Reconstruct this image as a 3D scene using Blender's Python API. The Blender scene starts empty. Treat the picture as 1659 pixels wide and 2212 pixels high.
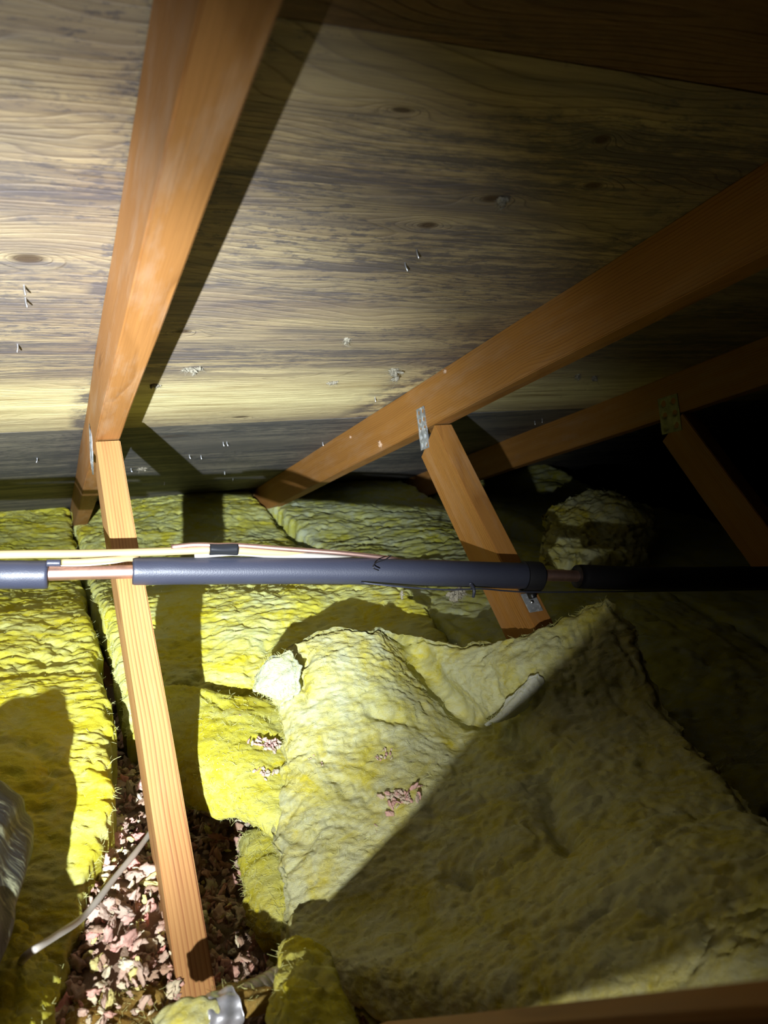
import bpy, bmesh, math, random
import numpy as np
from mathutils import Vector, Matrix

# ------------------------------------------------------------------ camera, world, lamp, exposure
SC = bpy.context.scene
COL = SC.collection
ZO = 0.80                      # attic floor (ceiling board) is z = 0, eye height 0.80 m
EYE = Vector((0, 0, ZO))
cam_data = bpy.data.cameras.new('camera')
cam = bpy.data.objects.new('camera', cam_data); COL.objects.link(cam)
cam.location = EYE
cam.rotation_euler = (math.radians(90) - 0.2160, -0.0006, -0.4089)
cam_data.sensor_fit = 'AUTO'; cam_data.sensor_width = 36.0
cam_data.lens = 36.0 * 1743.96 / 2212.0
cam_data.clip_start = 0.01
cam_data.dof.use_dof = True
cam_data.dof.focus_distance = 1.25
cam_data.dof.aperture_fstop = 7.5
SC.camera = cam

world = bpy.data.worlds.new('world'); SC.world = world; world.use_nodes = True
world.node_tree.nodes['Background'].inputs[0].default_value = (0.001, 0.001, 0.001, 1)
world.node_tree.nodes['Background'].inputs[1].default_value = 0.0

LAMP = Vector((-0.300, -0.324, -0.154 + ZO))
AIM = (0.11, 1.45, -0.23)
def torch(name, target, power, size, blend, colour, radius=0.007):
    l = bpy.data.lights.new(name, 'SPOT'); l.energy = power; l.spot_size = math.radians(size); l.spot_blend = blend
    l.color = colour; l.shadow_soft_size = radius
    o = bpy.data.objects.new(name, l); COL.objects.link(o); o.location = LAMP
    o.rotation_euler = (Vector(target) + Vector((0, 0, ZO)) - LAMP).to_track_quat('-Z', 'Y').to_euler()
    return o
torch('torch_hotspot', AIM, 480, 44, 1.0, (0.84, 0.92, 1.0))
torch('torch_beam', AIM, 140, 59, 1.0, (0.88, 0.94, 1.0))
torch('torch_spill', (0.20, 0.75, -0.78), 52, 57, 1.0, (1.0, 0.90, 0.72))

SC.view_settings.view_transform = 'Standard'; SC.view_settings.look = 'None'
SC.view_settings.gamma = 1.0; SC.view_settings.use_curve_mapping = False
SC.view_settings.exposure = 0.0
SC.cycles.max_bounces = 8; SC.cycles.diffuse_bounces = 3
SC.cycles.sample_clamp_indirect = 4.0

rng = np.random.default_rng(11)
random.seed(5)

# ------------------------------------------------------------------ object helpers
def tag(o, label=None, cat=None, group=None, kind=None):
    if label: o['label'] = label
    if cat: o['category'] = cat
    if group: o['group'] = group
    if kind: o['kind'] = kind
    return o
def empty(name, loc, label, cat, group=None):
    o = bpy.data.objects.new(name, None); COL.objects.link(o); o.location = loc; o.empty_display_size = 0.05
    return tag(o, label, cat, group)
def link(name, me, mat, parent=None, smooth=False):
    o = bpy.data.objects.new(name, me); COL.objects.link(o)
    if mat: me.materials.append(mat)
    if smooth: me.polygons.foreach_set('use_smooth', [True] * len(me.polygons))
    if parent:
        o.parent = parent
        o.matrix_parent_inverse = Matrix.Translation(-Vector(parent.location))
    return o
def from_arrays(name, V, F, mat, parent=None, smooth=True):
    """V (n,3), F (m,4) or (m,3) vertex indices -> one mesh object"""
    V = np.asarray(V, dtype=np.float32); F = np.asarray(F, dtype=np.int32)
    me = bpy.data.meshes.new(name); k = F.shape[1]
    me.vertices.add(len(V)); me.vertices.foreach_set('co', V.ravel())
    me.loops.add(F.size); me.loops.foreach_set('vertex_index', F.ravel())
    me.polygons.add(len(F)); me.polygons.foreach_set('loop_start', np.arange(0, F.size, k, dtype=np.int32))
    me.polygons.foreach_set('loop_total', np.full(len(F), k, dtype=np.int32))
    me.update(calc_edges=True); me.validate()
    return link(name, me, mat, parent, smooth)
def up(p): return (p[0], p[1], p[2] + ZO)

# ------------------------------------------------------------------ numpy noise
def _hash(ix, iy, iz, seed):
    h = (ix * 374761393 + iy * 668265263 + iz * 2147483647 + seed * 974634777) & 0xffffffff
    h = ((h ^ (h >> 13)) * 1274126177) & 0xffffffff
    h = ((h ^ (h >> 16)) * 2246822519) & 0xffffffff
    return ((h ^ (h >> 15)) & 0xffffff).astype(np.float64) / 8388608.0 - 1.0
def vnoise(P, seed=0):
    I = np.floor(P).astype(np.int64); f = P - I; f = f * f * f * (f * (f * 6 - 15) + 10)
    x, y, z = I[:, 0], I[:, 1], I[:, 2]; r = 0
    for dx in (0, 1):
        wx = f[:, 0] if dx else 1 - f[:, 0]
        for dy in (0, 1):
            wy = f[:, 1] if dy else 1 - f[:, 1]
            for dz in (0, 1):
                wz = f[:, 2] if dz else 1 - f[:, 2]
                r = r + wx * wy * wz * _hash(x + dx, y + dy, z + dz, seed)
    return r
def fbm(P, octaves=4, seed=0, gain=0.5):
    a, s, t = 1.0, 0.0, 0.0
    for i in range(octaves):
        s = s + a * vnoise(P * 2.03 ** i + 17.3 * i, seed + i); t += a; a *= gain
    return s / t
def ridged(P, octaves=3, seed=0, gain=0.55):
    a, s, t = 1.0, 0.0, 0.0
    for i in range(octaves):
        s = s + a * np.abs(vnoise(P * 2.1 ** i + 9.1 * i, seed + i)); t += a; a *= gain
    return s / t          # 0 in the creases, up to 1 on the tufts

# ------------------------------------------------------------------ material helpers
class NT:
    def __init__(s, name):
        s.m = bpy.data.materials.new(name); s.m.use_nodes = True; s.t = s.m.node_tree
        s.t.nodes.clear(); s.out = s.t.nodes.new('ShaderNodeOutputMaterial')
        s.b = s.t.nodes.new('ShaderNodeBsdfPrincipled'); s.t.links.new(s.b.outputs[0], s.out.inputs[0])
    def put(s, sock, v):
        if hasattr(v, 'is_linked') or isinstance(v, bpy.types.NodeSocket): s.t.links.new(v, sock)
        else: sock.default_value = v
    def coord(s, kind='Object'): return s.t.nodes.new('ShaderNodeTexCoord').outputs[kind]
    def rand(s): return s.t.nodes.new('ShaderNodeObjectInfo').outputs['Random']
    def mapping(s, v, scale=(1, 1, 1), loc=(0, 0, 0)):
        n = s.t.nodes.new('ShaderNodeMapping'); s.put(n.inputs['Vector'], v)
        n.inputs['Scale'].default_value = scale; n.inputs['Location'].default_value = loc; return n.outputs[0]
    def noise(s, v, scale, detail=4, rough=0.55, dist=0.0):
        n = s.t.nodes.new('ShaderNodeTexNoise'); s.put(n.inputs['Vector'], v); n.inputs['Scale'].default_value = scale
        n.inputs['Detail'].default_value = detail; n.inputs['Roughness'].default_value = rough; n.inputs['Distortion'].default_value = dist
        return n.outputs['Fac']
    def voronoi(s, v, scale, out='Distance', feature='F1'):
        n = s.t.nodes.new('ShaderNodeTexVoronoi'); n.feature = feature; s.put(n.inputs['Vector'], v); n.inputs['Scale'].default_value = scale
        return n.outputs[out]
    def math(s, op, a, b=0.0, c=0.0, clamp=False):
        n = s.t.nodes.new('ShaderNodeMath'); n.operation = op; n.use_clamp = clamp
        for i, x in enumerate((a, b, c)):
            s.put(n.inputs[i], x)
        return n.outputs[0]
    def ramp(s, f, stops, interp='LINEAR'):
        n = s.t.nodes.new('ShaderNodeValToRGB'); s.put(n.inputs[0], f); e = n.color_ramp.elements; n.color_ramp.interpolation = interp
        while len(e) > 1: e.remove(e[-1])
        for i, (p, c) in enumerate(stops):
            el = e[0] if i == 0 else e.new(p)
            el.position = p; el.color = (c[0], c[1], c[2], 1) if not isinstance(c, (int, float)) else (c, c, c, 1)
        return n.outputs[0]
    def mix(s, f, a, b, mode='MIX'):
        n = s.t.nodes.new('ShaderNodeMix'); n.data_type = 'RGBA'; n.blend_type = mode
        s.put(n.inputs[0], f)
        for i, x in ((6, a), (7, b)):
            s.put(n.inputs[i], (x[0], x[1], x[2], 1) if isinstance(x, tuple) else x)
        return n.outputs[2]
    def sep(s, v):
        n = s.t.nodes.new('ShaderNodeSeparateXYZ'); s.put(n.inputs[0], v); return n.outputs
    def comb(s, x, y, z):
        n = s.t.nodes.new('ShaderNodeCombineXYZ')
        for i, v in enumerate((x, y, z)): s.put(n.inputs[i], v)
        return n.outputs[0]
    def bump(s, h, strength=0.5, dist=0.002, normal=None):
        n = s.t.nodes.new('ShaderNodeBump'); s.put(n.inputs['Height'], h); n.inputs['Strength'].default_value = strength
        n.inputs['Distance'].default_value = dist
        if normal: s.put(n.inputs['Normal'], normal)
        return n.outputs[0]
    def finish(s, colour, rough=0.8, normal=None, metallic=0.0, spec=0.3, sss=None):
        s.put(s.b.inputs['Base Color'], (*colour, 1) if isinstance(colour, tuple) else colour)
        s.put(s.b.inputs['Roughness'], rough); s.b.inputs['Metallic'].default_value = metallic
        s.b.inputs['Specular IOR Level'].default_value = spec
        if normal: s.put(s.b.inputs['Normal'], normal)
        if sss:
            s.b.inputs['Subsurface Weight'].default_value = sss[0]; s.b.inputs['Subsurface Radius'].default_value = sss[1]
            s.b.inputs['Subsurface Scale'].default_value = sss[2]
        return s.m
def plain(name, colour, rough=0.6, metallic=0.0, spec=0.4, bump=0.0, bscale=200):
    t = NT(name); co = t.coord(); n = t.noise(co, bscale, 3)
    c = t.mix(t.math('MULTIPLY', t.noise(co, 25, 4), 0.5), colour, tuple(x * 0.6 for x in colour))
    return t.finish(c, rough, t.bump(n, bump, 0.001) if bump else None, metallic, spec)

def lumber(name, light, mid, dark, dust=0.0, centre=(0.012, 0.20), warp_amt=0.03, contrast=0.62):
    """softwood 2x4: growth rings bent round knots, grain along local x"""
    t = NT(name); co = t.coord(); s = t.sep(co); r = t.rand()
    off = t.math('MULTIPLY', r, 7.0)
    v = t.comb(t.math('ADD', s[0], off), s[1], s[2])
    warp = t.noise(t.mapping(v, (1.3, 6, 6)), 1.6, 2, 0.5)
    kd = t.voronoi(t.mapping(v, (2.0, 9.0, 9.0)), 1.0)
    knot = t.math('SUBTRACT', 1.0, t.math('MULTIPLY', kd, 4.5), clamp=True)
    yy = t.math('ADD', s[1], t.math('ADD', -centre[0], t.math('MULTIPLY', t.math('SUBTRACT', r, 0.5), 0.01)))
    zz = t.math('ADD', s[2], -centre[1])
    rad = t.math('SQRT', t.math('ADD', t.math('MULTIPLY', yy, yy), t.math('MULTIPLY', zz, zz)))
    rr = t.math('ADD', t.math('ADD', rad, t.math('MULTIPLY', warp, warp_amt)), t.math('MULTIPLY', t.math('POWER', knot, 1.6), 0.020))
    ring = t.math('FRACT', t.math('MULTIPLY', rr, 210.0))
    rmod = t.ramp(t.noise(t.mapping(v, (1.5, 60, 60)), 1.0, 4, 0.6), [(0.35, 0.15), (0.62, 1.0)])
    ringc = t.ramp(ring, [(0.0, 0.0), (0.55, 0.35), (0.86, 1.0), (1.0, 0.0)])
    fine = t.noise(t.mapping(v, (6, 420, 420)), 1.0, 3, 0.6)
    big = t.noise(t.mapping(v, (1.2, 10, 10)), 1.0, 3)
    c = t.mix(big, light, mid)
    c = t.mix(t.math('MULTIPLY', t.math('MULTIPLY', ringc, rmod), contrast), c, dark)
    c = t.mix(t.math('MULTIPLY', t.math('SUBTRACT', fine, 0.35), 0.6, clamp=True), c, tuple(x * 0.55 for x in mid))
    kn = t.math('SUBTRACT', 1.0, t.math('MULTIPLY', kd, 9.0), clamp=True)
    c = t.mix(t.math('MULTIPLY', kn, 1.3, clamp=True), c, tuple(x * 0.30 for x in dark))
    if dust:
        dn = t.ramp(t.noise(t.mapping(v, (8, 40, 40)), 1.0, 5, 0.65), [(0.48, 0.0), (0.72, 1.0)])
        c = t.mix(t.math('MULTIPLY', dn, dust), c, (0.50, 0.43, 0.34))
    h = t.math('ADD', t.math('MULTIPLY', ringc, -0.5), fine)
    return t.finish(c, 0.62, t.bump(h, 0.35, 0.0012), 0, 0.3)

def plywood(name, light, mid, grain, mould_amount, mould_col, offs, band=None, grain_gain=0.5, stain=None, knots=(), wash_gain=0.55):
    """rotary cut veneer with wild grain along x, mildew streaks, specks and knots; local x across, local y down the slope"""
    t = NT(name); co = t.mapping(t.coord(), (1, 1, 1), offs); s = t.sep(co)
    raw = t.sep(t.coord())
    wv = t.noise(t.mapping(co, (0.70, 2.4, 1)), 1.5, 3, 0.5, 0.5)
    ph = t.math('ADD', t.math('MULTIPLY', s[1], 70.0), t.math('MULTIPLY', wv, 34.0))
    kmask = None
    for (kx, ks, ka, kb) in knots:          # knots at their places, the grain flowing round them
        dx = t.math('MULTIPLY', t.math('SUBTRACT', raw[0], kx), 1.0 / ka); dy = t.math('MULTIPLY', t.math('SUBTRACT', raw[1], ks), 1.0 / kb)
        d2 = t.math('ADD', t.math('MULTIPLY', dx, dx), t.math('MULTIPLY', dy, dy))
        ph = t.math('ADD', ph, t.math('DIVIDE', 5.0, t.math('ADD', 1.0, t.math('MULTIPLY', d2, 0.35))))
        kk = t.math('SUBTRACT', 1.3, d2, clamp=True)
        kmask = kk if kmask is None else t.math('MAXIMUM', kmask, kk)
    ring = t.ramp(t.math('FRACT', ph), [(0.0, 0.0), (0.62, 0.28), (0.88, 1.0), (1.0, 0.0)])
    fine = t.noise(t.mapping(co, (7.0, 260, 1)), 1.0, 5, 0.75)
    streak = t.noise(t.mapping(co, (2.4, 30, 1)), 1.0, 8, 0.72, 0.25)
    micro = t.noise(t.mapping(co, (30, 150, 1)), 1.0, 5, 0.8)
    patch = t.noise(t.mapping(co, (1.5, 5.5, 1)), 1.0, 6, 0.66, 0.2)
    c = t.mix(t.ramp(patch, [(0.40, 0.0), (0.60, 1.0)]), light, mid)
    c = t.mix(t.math('MULTIPLY', ring, grain_gain), c, grain)
    c = t.mix(t.ramp(fine, [(0.46, 0.0), (0.72, 0.6)]), c, grain)
    zone = t.noise(t.mapping(co, (0.9, 3.4, 1), (3.1, 1.7, 0)), 1.3, 6, 0.62)
    m1 = t.math('MULTIPLY', t.ramp(t.math('ADD', t.math('MULTIPLY', streak, 0.62), t.math('MULTIPLY', micro, 0.38)), [(0.43, 0.0), (0.54, 1.0)]), t.ramp(zone, [(0.40, 0.15), (0.52, 1.0)]))
    spk = t.noise(t.mapping(co, (34, 80, 1)), 1.0, 7, 0.8)
    m2 = t.math('MULTIPLY', t.ramp(spk, [(0.50, 0.0), (0.58, 1.0)]), t.ramp(t.noise(t.mapping(co, (1.5, 3.2, 1), (8.2, 4.4, 0)), 1.7, 4), [(0.44, 0.0), (0.58, 1.0)]))
    wash = t.ramp(t.noise(t.mapping(co, (1.3, 9, 1), (1.2, 6.6, 0)), 1.0, 8, 0.75), [(0.43, 0.0), (0.60, 1.0)])
    m = t.math('ADD', t.math('MULTIPLY', m1, mould_amount), t.math('MULTIPLY', m2, 0.8 * min(1.0, mould_amount)), clamp=True)
    m = t.math('MAXIMUM', m, t.math('MULTIPLY', wash, wash_gain * mould_amount))
    if band:   # stained strips across the sheet, the eave one with painted shade: (centre, half width, strength) along the slope
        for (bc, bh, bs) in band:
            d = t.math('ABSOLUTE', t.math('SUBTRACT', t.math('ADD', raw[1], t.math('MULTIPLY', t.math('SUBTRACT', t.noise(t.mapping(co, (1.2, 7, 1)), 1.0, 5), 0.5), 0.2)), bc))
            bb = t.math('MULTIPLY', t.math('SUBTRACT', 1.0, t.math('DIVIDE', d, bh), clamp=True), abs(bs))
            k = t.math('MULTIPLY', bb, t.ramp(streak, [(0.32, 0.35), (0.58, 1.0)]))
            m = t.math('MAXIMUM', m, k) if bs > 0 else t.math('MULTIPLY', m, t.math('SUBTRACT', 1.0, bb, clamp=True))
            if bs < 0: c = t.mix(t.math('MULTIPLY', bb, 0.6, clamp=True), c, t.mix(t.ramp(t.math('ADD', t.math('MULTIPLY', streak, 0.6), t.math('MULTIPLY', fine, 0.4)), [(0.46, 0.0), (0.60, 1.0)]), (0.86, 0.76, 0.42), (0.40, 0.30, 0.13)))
    if stain:  # black mould creeping along the rafter line at x = stain
        for sx, sw in stain:
            d = t.math('ABSOLUTE', t.math('SUBTRACT', raw[0], sx))
            k = t.math('MULTIPLY', t.math('SUBTRACT', 1.0, t.math('DIVIDE', d, sw), clamp=True), t.ramp(t.noise(t.mapping(co, (9, 12, 1)), 1.0, 7, 0.75), [(0.45, 0.0), (0.58, 1.5)]))
            m = t.math('MAXIMUM', m, t.math('MINIMUM', k, 1.0))
    c = t.mix(t.math('MULTIPLY', m, 0.85), c, mould_col)
    if kmask is not None: c = t.mix(t.math('MULTIPLY', kmask, 0.9, clamp=True), c, (0.06, 0.035, 0.02))
    kd = t.math('ADD', t.voronoi(t.mapping(co, (1.5, 4.4, 1), (0.4, 0.2, 0)), 1.0), 0.5 if knots else 0.0)
    kn = t.ramp(kd, [(0.0, 1.0), (0.030, 1.0), (0.045, 0.25), (0.065, 0.6), (0.085, 0.0)])
    c = t.mix(t.math('MULTIPLY', kn, 0.85), c, (0.045, 0.028, 0.018))
    h = t.math('ADD', t.math('MULTIPLY', ring, -0.6), t.math('ADD', fine, t.math('MULTIPLY', streak, 0.8)))
    return t.finish(c, 0.66, t.bump(h, 0.7, 0.0018), 0, 0.32)

def fiberglass(name, deep, mid, pale, amount, seed):
    t = NT(name); co = t.mapping(t.coord(), (1, 1, 1), (seed, seed * 0.7, 0))
    big = t.noise(co, 7.0, 4, 0.6, 0.8)
    st = t.noise(t.mapping(co, (0.55, 1.0, 1.4)), 60.0, 5, 0.7, 0.9)
    hair = t.noise(t.mapping(co, (1.0, 2.4, 2.4)), 300.0, 3, 0.7, 1.6)
    c = t.mix(t.ramp(big, [(0.36, 0.0), (0.62, 1.0)]), deep, mid)
    f = t.ramp(t.math('ADD', t.math('MULTIPLY', t.noise(co, 11.0, 5, 0.65, 1.0), 0.65), t.math('MULTIPLY', st, 0.35)), [(0.50 - amount, 0.0), (0.70 - amount, 1.0)])
    c = t.mix(f, c, pale)
    c = t.mix(t.math('MULTIPLY', t.ramp(hair, [(0.45, 0.0), (0.75, 1.0)]), 0.25), c, tuple(min(1, x * 1.2) for x in pale))
    h = t.math('ADD', t.math('MULTIPLY', st, 1.0), t.math('MULTIPLY', hair, 0.45))
    return t.finish(c, 0.92, t.bump(h, 0.8, 0.004), 0, 0.12, (0.12, (0.9, 0.75, 0.08), 0.005))

M = {}
M['lumber'] = lumber('fir_lumber', (0.40, 0.19, 0.045), (0.30, 0.13, 0.027), (0.17, 0.062, 0.011), 0.12)
M['lumber_web'] = lumber('fir_lumber_light', (0.47, 0.275, 0.09), (0.36, 0.165, 0.065), (0.19, 0.052, 0.018), 0.05, (0.13, 0.03), 0.018, 0.9)
M['lumber_dusty'] = lumber('fir_lumber_dusty', (0.40, 0.19, 0.055), (0.31, 0.13, 0.034), (0.18, 0.07, 0.014), 0.20)
def on_sheet(p): return (p[0], (p[1] - 0.5585) / math.cos(math.radians(18.43)))
KN = [on_sheet((0.4049, 0.8156, 0.1143)) + (0.012, 0.008), on_sheet((0.4925, 0.6418, 0.1723)) + (0.009, 0.008), on_sheet((0.5405, 0.7139, 0.1483)) + (0.012, 0.007), on_sheet((0.4474, 0.7540, 0.1349)) + (0.014, 0.008),
      on_sheet((0.0083, 0.9334, 0.0751)) + (0.018, 0.012), on_sheet((0.1971, 1.1458, 0.0043)) + (0.012, 0.008), on_sheet((0.3942, 1.6562, -0.1658)) + (0.018, 0.008), on_sheet((0.2913, 0.6350, 0.1746)) + (0.010, 0.004)]
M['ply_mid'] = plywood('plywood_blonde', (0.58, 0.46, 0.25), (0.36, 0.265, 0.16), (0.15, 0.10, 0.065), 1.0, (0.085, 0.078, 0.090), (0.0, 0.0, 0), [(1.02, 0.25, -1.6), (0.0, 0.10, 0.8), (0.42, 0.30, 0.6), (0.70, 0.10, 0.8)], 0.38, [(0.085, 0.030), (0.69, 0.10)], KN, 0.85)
M['ply_low'] = plywood('plywood_mildewed', (0.34, 0.30, 0.22), (0.19, 0.17, 0.14), (0.08, 0.075, 0.07), 1.3, (0.045, 0.047, 0.055), (2.3, 5.1, 0), [(0.25, 0.35, 0.8), (1.25, 0.45, 1.3)], 0.5, [(0.085, 0.03)])  # eave-end band: mould, darkened further with the pipe's shadow painted in
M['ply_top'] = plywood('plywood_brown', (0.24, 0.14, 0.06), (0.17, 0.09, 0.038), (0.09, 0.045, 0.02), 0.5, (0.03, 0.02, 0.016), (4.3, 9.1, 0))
M['board'] = plain('ceiling_board_back', (0.30, 0.27, 0.22), 0.9)
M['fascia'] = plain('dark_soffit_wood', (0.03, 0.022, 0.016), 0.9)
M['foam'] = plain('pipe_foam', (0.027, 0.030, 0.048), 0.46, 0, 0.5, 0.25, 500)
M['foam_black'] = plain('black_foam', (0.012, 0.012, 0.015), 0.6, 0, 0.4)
M['rubber'] = plain('black_plastic', (0.008, 0.008, 0.010), 0.35, 0, 0.5)
M['tan'] = plain('cable_jacket_tan', (0.40, 0.29, 0.14), 0.45, 0, 0.5)
M['grey'] = plain('cable_jacket_grey', (0.36, 0.33, 0.29), 0.5, 0, 0.4)
M['white'] = plain('cable_jacket_white', (0.50, 0.46, 0.40), 0.5, 0, 0.4)
M['wad'] = plain('dusty_white_fluff', (0.27, 0.245, 0.185), 0.95, 0, 0.1)
M['tape'] = plain('black_tape', (0.012, 0.013, 0.016), 0.25, 0, 0.6)

def metal(name, col, rough, spots=None, metallic=1.0):
    t = NT(name); co = t.coord(); n = t.noise(co, 45, 4, 0.6)
    c = t.mix(t.ramp(n, [(0.35, 0.0), (0.7, 1.0)]), col, tuple(x * 0.55 for x in col))
    if spots: c = t.mix(t.ramp(t.noise(co, 160, 3), [(0.55, 0.0), (0.65, 0.7)]), c, spots)
    return t.finish(c, t.math('ADD', t.math('MULTIPLY', n, 0.25), rough), t.bump(n, 0.15, 0.001), metallic, 0.5)
M['copper'] = metal('copper_tube', (0.72, 0.46, 0.38), 0.36)
M['galv'] = metal('galvanised_steel', (0.50, 0.53, 0.56), 0.30, (0.75, 0.78, 0.80), 0.45)
M['steel'] = metal('bright_steel', (0.75, 0.77, 0.80), 0.22)
M['rust'] = metal('dull_brass_plate', (0.33, 0.32, 0.20), 0.45)

M['conduit'] = metal('conduit_steel', (0.36, 0.34, 0.28), 0.38)
M['foil'] = metal('crinkled_foil', (0.60, 0.63, 0.72), 0.24, None, 0.6)
M['crumb'] = plain('dusty_crumb', (0.52, 0.36, 0.24), 0.95, 0, 0.1)
FG = {}
FG['main'] = fiberglass('fiberglass_yellow', (0.55, 0.48, 0.008), (0.55, 0.53, 0.06), (0.54, 0.58, 0.27), 0.08, 0.0)
FG['left'] = fiberglass('fiberglass_bright', (0.58, 0.50, 0.008), (0.58, 0.55, 0.05), (0.60, 0.62, 0.24), 0.05, 3.7)
FG['pale'] = fiberglass('fiberglass_dusty', (0.54, 0.46, 0.012), (0.52, 0.49, 0.09), (0.55, 0.57, 0.34), 0.12, 8.1)
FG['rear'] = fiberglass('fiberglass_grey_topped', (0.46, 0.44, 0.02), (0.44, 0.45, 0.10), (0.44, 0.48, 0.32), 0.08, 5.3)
FG['brown'] = fiberglass('fiberglass_dingy', (0.34, 0.20, 0.04), (0.38, 0.26, 0.07), (0.44, 0.37, 0.17), -0.02, 6.6)

# ------------------------------------------------------------------ the setting
SLOPE = math.atan2(0.3333, 1.0)
def roof_z(y): return -0.08017 - 0.33325 * (y - 1.39936)       # underside of the sheathing, before ZO
SN = Vector((0, math.sin(math.radians(18.43)), math.cos(math.radians(18.43))))
SD = Vector((0, math.cos(math.radians(18.43)), -math.sin(math.radians(18.43))))
def panel(name, y0, y1, x0, x1, mat, lift=0.0):
    n = 60
    L = (y1 - y0) / math.cos(math.radians(18.43))
    me = bpy.data.meshes.new(name); bm = bmesh.new()
    bmesh.ops.create_grid(bm, x_segments=n, y_segments=30, size=0.5)
    for v in bm.verts:
        v.co = Vector((x0 + (v.co.x + 0.5) * (x1 - x0), (v.co.y + 0.5) * L, 0.0))
        v.co.z = 0.0008 * math.sin(v.co.x * 5 + v.co.y * 3)
    top = bmesh.ops.extrude_face_region(bm, geom=bm.faces[:])
    for g in top['geom']:
        if isinstance(g, bmesh.types.BMVert): g.co.z += 0.0127
    bmesh.ops.recalc_face_normals(bm, faces=bm.faces[:])
    bm.to_mesh(me); bm.free()
    o = link(name, me, mat)
    R = Matrix((Vector((1, 0, 0)), SD, SN)).transposed().to_4x4()
    o.matrix_world = Matrix.Translation((0, y0, roof_z(y0) + ZO + lift)) @ R
    return tag(o, kind='structure')
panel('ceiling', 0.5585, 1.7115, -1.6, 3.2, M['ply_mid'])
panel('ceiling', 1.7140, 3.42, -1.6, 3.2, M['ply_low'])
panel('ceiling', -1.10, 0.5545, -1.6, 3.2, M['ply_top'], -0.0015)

def boxmesh(name, lo, hi, mat, parent=None, bevel=0.0):
    me = bpy.data.meshes.new(name); bm = bmesh.new(); bmesh.ops.create_cube(bm, size=1)
    for v in bm.verts:
        v.co = Vector([lo[i] + (v.co[i] + 0.5) * (hi[i] - lo[i]) for i in range(3)])
    if bevel: bmesh.ops.bevel(bm, geom=bm.edges[:], offset=bevel, segments=2, affect='EDGES')
    bm.to_mesh(me); bm.free(); return link(name, me, mat, parent)
tag(boxmesh('floor', (-1.6, -1.1, -0.0127), (3.2, 3.45, 0.0), M['board']), kind='structure')
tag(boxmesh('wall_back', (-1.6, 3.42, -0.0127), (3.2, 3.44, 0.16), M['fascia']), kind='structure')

# ------------------------------------------------------------------ roof trusses
def stick(name, p0, d, length, hdir, w, h, mat, parent, cut0=None):
    """board: p0 = corner centre line start (mid width, at the reference face), grain along d, depth h along hdir"""
    me = bpy.data.meshes.new(name); bm = bmesh.new()
    bmesh.ops.create_cube(bm, size=1)
    for v in bm.verts:
        v.co = Vector(((v.co.x + 0.5) * length, v.co.y * w, (v.co.z + 0.5) * h))
    bmesh.ops.subdivide_edges(bm, edges=[e for e in bm.edges if abs(e.verts[0].co.x - e.verts[1].co.x) > 0.01], cuts=24)
    bmesh.ops.bevel(bm, geom=[e for e in bm.edges if e.calc_face_angle(0) > 1.0], offset=0.0016, segments=2, affect='EDGES')
    for v in bm.verts:                                   # slight wander of a sawn board
        k = v.co.x
        v.co.y += 0.0006 * math.sin(k * 9.1) ; v.co.z += 0.0007 * math.sin(k * 6.3 + 1)
    bm.to_mesh(me); bm.free()
    o = link(name, me, mat)
    d = Vector(d).normalized(); hd = Vector(hdir); hd = (hd - d * hd.dot(d)).normalized(); wd = hd.cross(d)
    R = Matrix((d, wd, hd)).transposed().to_4x4()
    MW = Matrix.Translation(p0) @ R
    o.parent = parent; o.matrix_parent_inverse = Matrix.Translation(-Vector(parent.location)); o.matrix_basis = MW
    return o
def nail_plate(name, c, d, L, W, nx, mat, parent, holes=(2, 4)):
    """punched truss plate on the x = const face at c; long side along d"""
    d = Vector(d).normalized(); e = Vector((1, 0, 0)).cross(d).normalized(); t = 0.0012
    nu, nv = 24, 48; V = []; F = []
    us = np.linspace(-W / 2, W / 2, nu); vs = np.linspace(-L / 2, L / 2, nv)
    for v in vs:
        for u in us:
            a = (u / W + 0.5) * holes[0] % 1 - 0.5; b = (v / L + 0.5) * holes[1] % 1 - 0.5
            dep = max(0, 1 - ((a / 0.26) ** 2 + (b / 0.30) ** 2)) ** 0.5
            p = Vector(c) + e * u + d * v + Vector((nx * (t - 0.0035 * dep if dep > 0 else t + 0.0003 * math.sin(u * 300 + v * 170)), 0, 0))
            V.append(p)
    for j in range(nv - 1):
        for i in range(nu - 1):
            a = j * nu + i; F.append((a, a + 1, a + nu + 1, a + nu))
    n0 = len(V)
    for (i, j) in ((0, 0), (nu - 1, 0), (nu - 1, nv - 1), (0, nv - 1)):
        V.append(V[j * nu + i] - Vector((nx * (t + 0.001), 0, 0)))
    cs = [0, nu - 1, nu * nv - 1, nu * (nv - 1)]
    for k in range(4):
        F.append((cs[k], cs[(k + 1) % 4], n0 + (k + 1) % 4, n0 + k))
    return from_arrays(name, np.array([list(v) for v in V]), np.array(F), mat, parent, False)

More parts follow.
